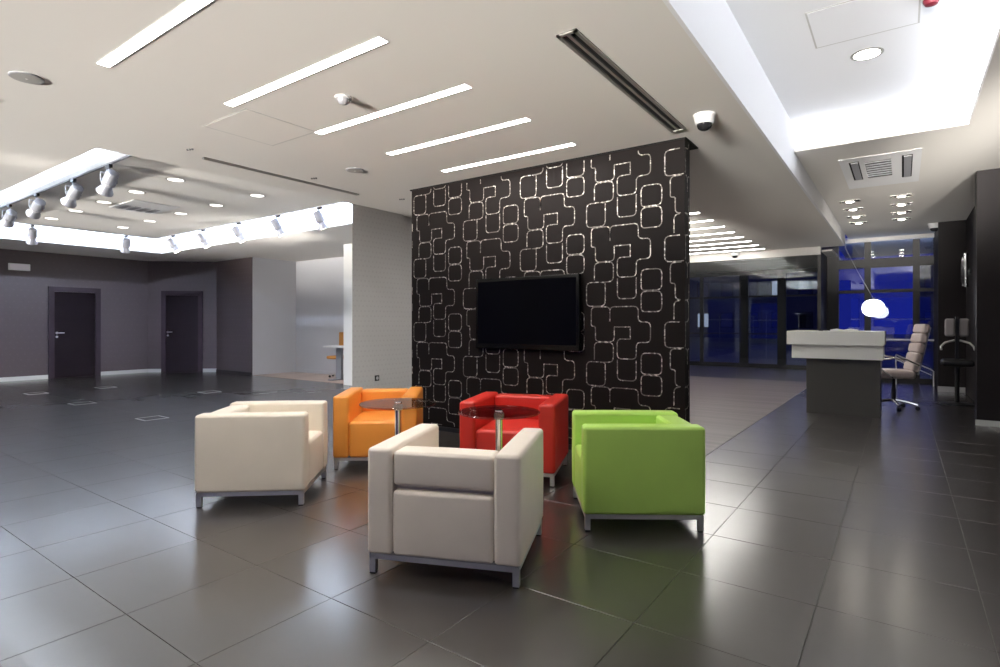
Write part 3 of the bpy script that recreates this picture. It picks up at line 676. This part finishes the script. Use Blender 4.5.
def swivel_chair(loc, rz, label, up, frame):
    # local +x is the sitter's front
    root = empty('office_chair', (*loc, 0), rz, label, 'chair')
    MB().pad(-.22, .25, -.235, .235, .46, .575, .045, .015).build('seat', up, root)
    b = MB(); M = Matrix.Translation((-.190, 0, .535)) @ Matrix.Rotation(R(-12), 4, 'Y')
    for k in range(5): b.pad(-.055, .035, -.225, .225, .03 + k * .142, .168 + k * .142, .034, M=M, k=3, m=3)
    b.build('backrest', up, root)
    MB().box(-.075, -.05, -.19, .19, .0, .70, M).build('back_shell', frame, root, False)
    for s_ in (-1, 1):
        y = s_ * .275
        MB().tube([(-.24, y, .66), (-.10, y, .74), (.05, y, .765), (.20, y, .74), (.26, y, .68), (.22, y, .60), (.10, y, .50), (.05, y * .7, .47)], .013, 8).build('armrest', 'chrome', root)
    MB().lathe([(.03, .11), (.03, .30), (.022, .30), (.022, .46)], 16).build('gas_lift', 'black', root)
    for k in range(5):
        t_ = k * 2 * math.pi / 5 + .3; c_, s2 = math.cos(t_), math.sin(t_)
        lg = MB().tube([(.02 * c_, .02 * s2, .13), (.15 * c_, .15 * s2, .11), (.29 * c_, .29 * s2, .075)], .018, 8).build('leg', 'chrome', root)
        MB().cyl((.29 * c_ - .022 * s2, .29 * s2 + .022 * c_, .03), (.29 * c_ + .022 * s2, .29 * s2 - .022 * c_, .03), .03, n=14).build('caster', 'black', lg)
    return root
swivel_chair((-.10, 10.18), R(194), 'white leather swivel chair with chrome base beside the reception desk', leather('leather_white', (.66, .56, .54)), 'grey_plastic')
# black high chair with pale pads in the niche
hc = empty('high_chair', (.70, 11.3, 0), 0, 'black tall chair with split pale grey back in the dark niche', 'chair')
for s_ in (-1, 1): MB().pad(s_ * .085 - .065, s_ * .085 + .065, -.04, .03, 1.06, 1.34, .034).build('back_pad', principled('pale_grey_fabric', (.34, .32, .33), .7), hc)
MB().box(-.02, .02, -.05, .05, .55, 1.37).build('spine', 'black', hc, False)
MB().pad(-.20, .20, -.24, .18, .60, .70, .04, .01).build('seat', 'black', hc)
for s_ in (-1, 1): MB().tube([(s_ * .03, .0, 1.0), (s_ * .15, -.02, .96), (s_ * .20, -.05, .90), (s_ * .20, -.16, .86)], .016, 8).build('armrest', 'steel', hc)
MB().cyl((0, -.02, .03), (0, -.02, .60), .03).build('column', 'black', hc); MB().lathe([(.22, 0), (.22, .015), (.05, .035)], 28).build('base', 'black', hc)
# wall lamp on the niche wall
wl = empty('wall_fixture', (.95, 12.6, 2.15), 0, 'chrome fixture with upright tubes on the dark niche wall', 'wall fixture')
MB().box(-.02, 0, -.35, .35, -.05, .05).build('wall_plate', 'black', wl, False)
for k in range(4):
    y = -.30 + k * .2; h_ = (.30, .22, .26, .18)[k]
    MB().cyl((-.07, y, -h_ * .9), (-.07, y, h_), .032, n=14).build('tube', 'chrome', wl)
    MB().cyl((-.02, y, 0), (-.05, y, 0), .012, n=8).build('bracket', 'steel', wl)
# pendant lamp by the window
pl = empty('pendant_lamp', (-.45, 13.0, 1.565), 0, 'glowing white glass pendant lamp hanging before the blue window', 'lamp')
MB().lathe([(.02, -.165), (.10, -.15), (.17, -.09), (.187, -.01), (.175, .07), (.12, .135), (.05, .16), (.02, .165)], 32).build('globe', emission('pendant_glass', (.92, .95, 1), 5), pl)
MB().lathe([(.03, .16), (.03, .19), (.01, .20)], 16).build('cap', 'chrome', pl)
MB().tube([(0, 0, .19), (-.26, .3, .72), (-.49, .58, 1.24), (-.49, .58, 1.33)], .004, 6).build('cable', 'steel', pl)
hr = empty('handrail', (.25, 14.3, 0), 0, 'sloping steel handrail beside the blue window', 'handrail')
MB().tube([(-.35, 0, .62), (.22, 0, .34), (.27, 0, .30), (.27, 0, 0)], .014, 8).build('rail', 'steel', hr); MB().tube([(-.35, 0, .62), (-.35, 0, 0)], .014, 8).build('post', 'steel', hr); MB().tube([(-.35, 0, .52), (.24, 0, .22)], .010, 8).build('rail', 'steel', hr)

# ================================================================== OUTSIDE
tag(MB().box(-1.2, 2.9, 15.06, 15.12, 2.62, 2.66).build('canopy_fill', emission('canopy_fill_glow', (.55, .66, 1), 12), None, False), 'added hidden fill light for the canopy soffit outside the blue window', 'light line')  # lamp added behind the window header to brighten the canopy soffit
struct('ground', MB().box(-40, 40, 17.6, 90, -.12, -.06).box(-1.4, 40, 15.0, 17.6, -.12, -.06), principled('wet_asphalt', (.03, .03, .04), .35), 'dark ground outside the glass front')
struct('ceiling_canopy', MB().box(-1.3, 3.0, 15.05, 19.0, 3.15, 3.22), 'ceiling_white', 'white canopy soffit outside the blue window')
def block(x, y, w_, d_, h_, label, lit):
    o = empty('building', (x, y, -.1), 0, label, 'building')
    MB().box(-w_ / 2, w_ / 2, 0, d_, 0, h_).build('wall', principled('night_facade', (.10, .11, .16), .8), o, False)
    nx = int(w_ / 2.2)
    for i in range(nx):
        for k in range(int(h_ / 3)):
            x_ = -w_ / 2 + (i + .5) * w_ / nx; f = MB().box(x_ - .6, x_ + .6, -.05, 0, 1 + k * 3, 2.5 + k * 3).build('window', 'dark_frame', o, False)
            MB().box(x_ - .52, x_ + .52, -.07, -.05, 1.08 + k * 3, 2.42 + k * 3).build('pane', emission('lit_window', (.8, .85, 1), .5) if (i * 3 + k * 5 + lit) % 7 == 0 else 'glass', f, False)
block(-14, 58, 16, 8, 6.5, 'dark low building far outside the entrance doors', 1)
block(8, 62, 14, 8, 7, 'dark low building far outside the blue window', 3)

# ================================================================== ADDED FILL LAMPS OUT OF VIEW, TO BRIGHTEN THE CEILINGS
FILL_LAMPS = ((-3.9, 5.75, 28, 50, 1.5, 0, 'standing behind the black wall'), (-7.5, 6.85, 24, 60, .22, 112, 'hidden behind the grey wall end'),
       (-7.2, -1.0, 22, 18, .02, 0, 'standing left of the camera, nearer one'), (-10.6, -1.0, 22, 18, .02, 0, 'standing left of the camera, farther one'),
       (2.0, 1.2, 13, 18, .22, 12, 'standing right of the camera in the desk lane'))
for k, (x, y, el, spr, en, az, lb) in enumerate(FILL_LAMPS):
    o = empty('fill_uplighter', (x, y, 0), R(az), 'added tall steel fill lamp ' + lb, 'lamp', 'added fill lamps')
    MB().lathe([(.20, 0), (.20, .015), (.03, .03)], 32).build('base', 'steel', o); MB().cyl((0, 0, .02), (0, 0, 1.66), .02).build('pole', 'steel', o)
    MB().lathe([(.03, 1.64), (.10, 1.68), (.24, 1.74), (.235, 1.745), (.09, 1.70)], 32).build('bowl', 'silver_paint', o)
    ld = bpy.data.lights.new('fill_light', 'AREA'); ld.shape = 'DISK'; ld.size = .44; ld.energy = L_FILL_LAMP * en; ld.color = (1, .95, .88); ld.spread = R(spr)
    lo = bpy.data.objects.new('fill_light', ld); col.objects.link(lo); lo.parent = o; lo.location = (0, .26, 1.62); lo.rotation_euler = (R(90 + el), 0, 0)

# added trough lamp behind the camera, unseen: fills the main ceiling with light
tr = empty('fill_trough', (-5.9, YB + .03, 1.55), 0, 'added long steel fill trough on the wall behind the camera', 'fill light')
MB().box(-7.6, 7.6, .16, .18, -.06, .0).box(-7.6, 7.6, .02, .18, -.08, -.06).build('trough', 'steel', tr, False)
for x in (-7.5, -3.7, 0, 3.7, 7.5): MB().box(x - .02, x + .02, .0, .16, -.06, -.04).build('bracket', 'steel', tr, False)
ld = bpy.data.lights.new('trough_fill', 'AREA'); ld.shape = 'RECTANGLE'; ld.size = 15.0; ld.size_y = .12; ld.energy = L_FILL_TROUGH; ld.color = (1, .955, .89); ld.spread = R(19)
lo = bpy.data.objects.new('trough_fill', ld); col.objects.link(lo); lo.parent = tr; lo.location = (0, .2, .07); lo.rotation_euler = (R(100), 0, 0)
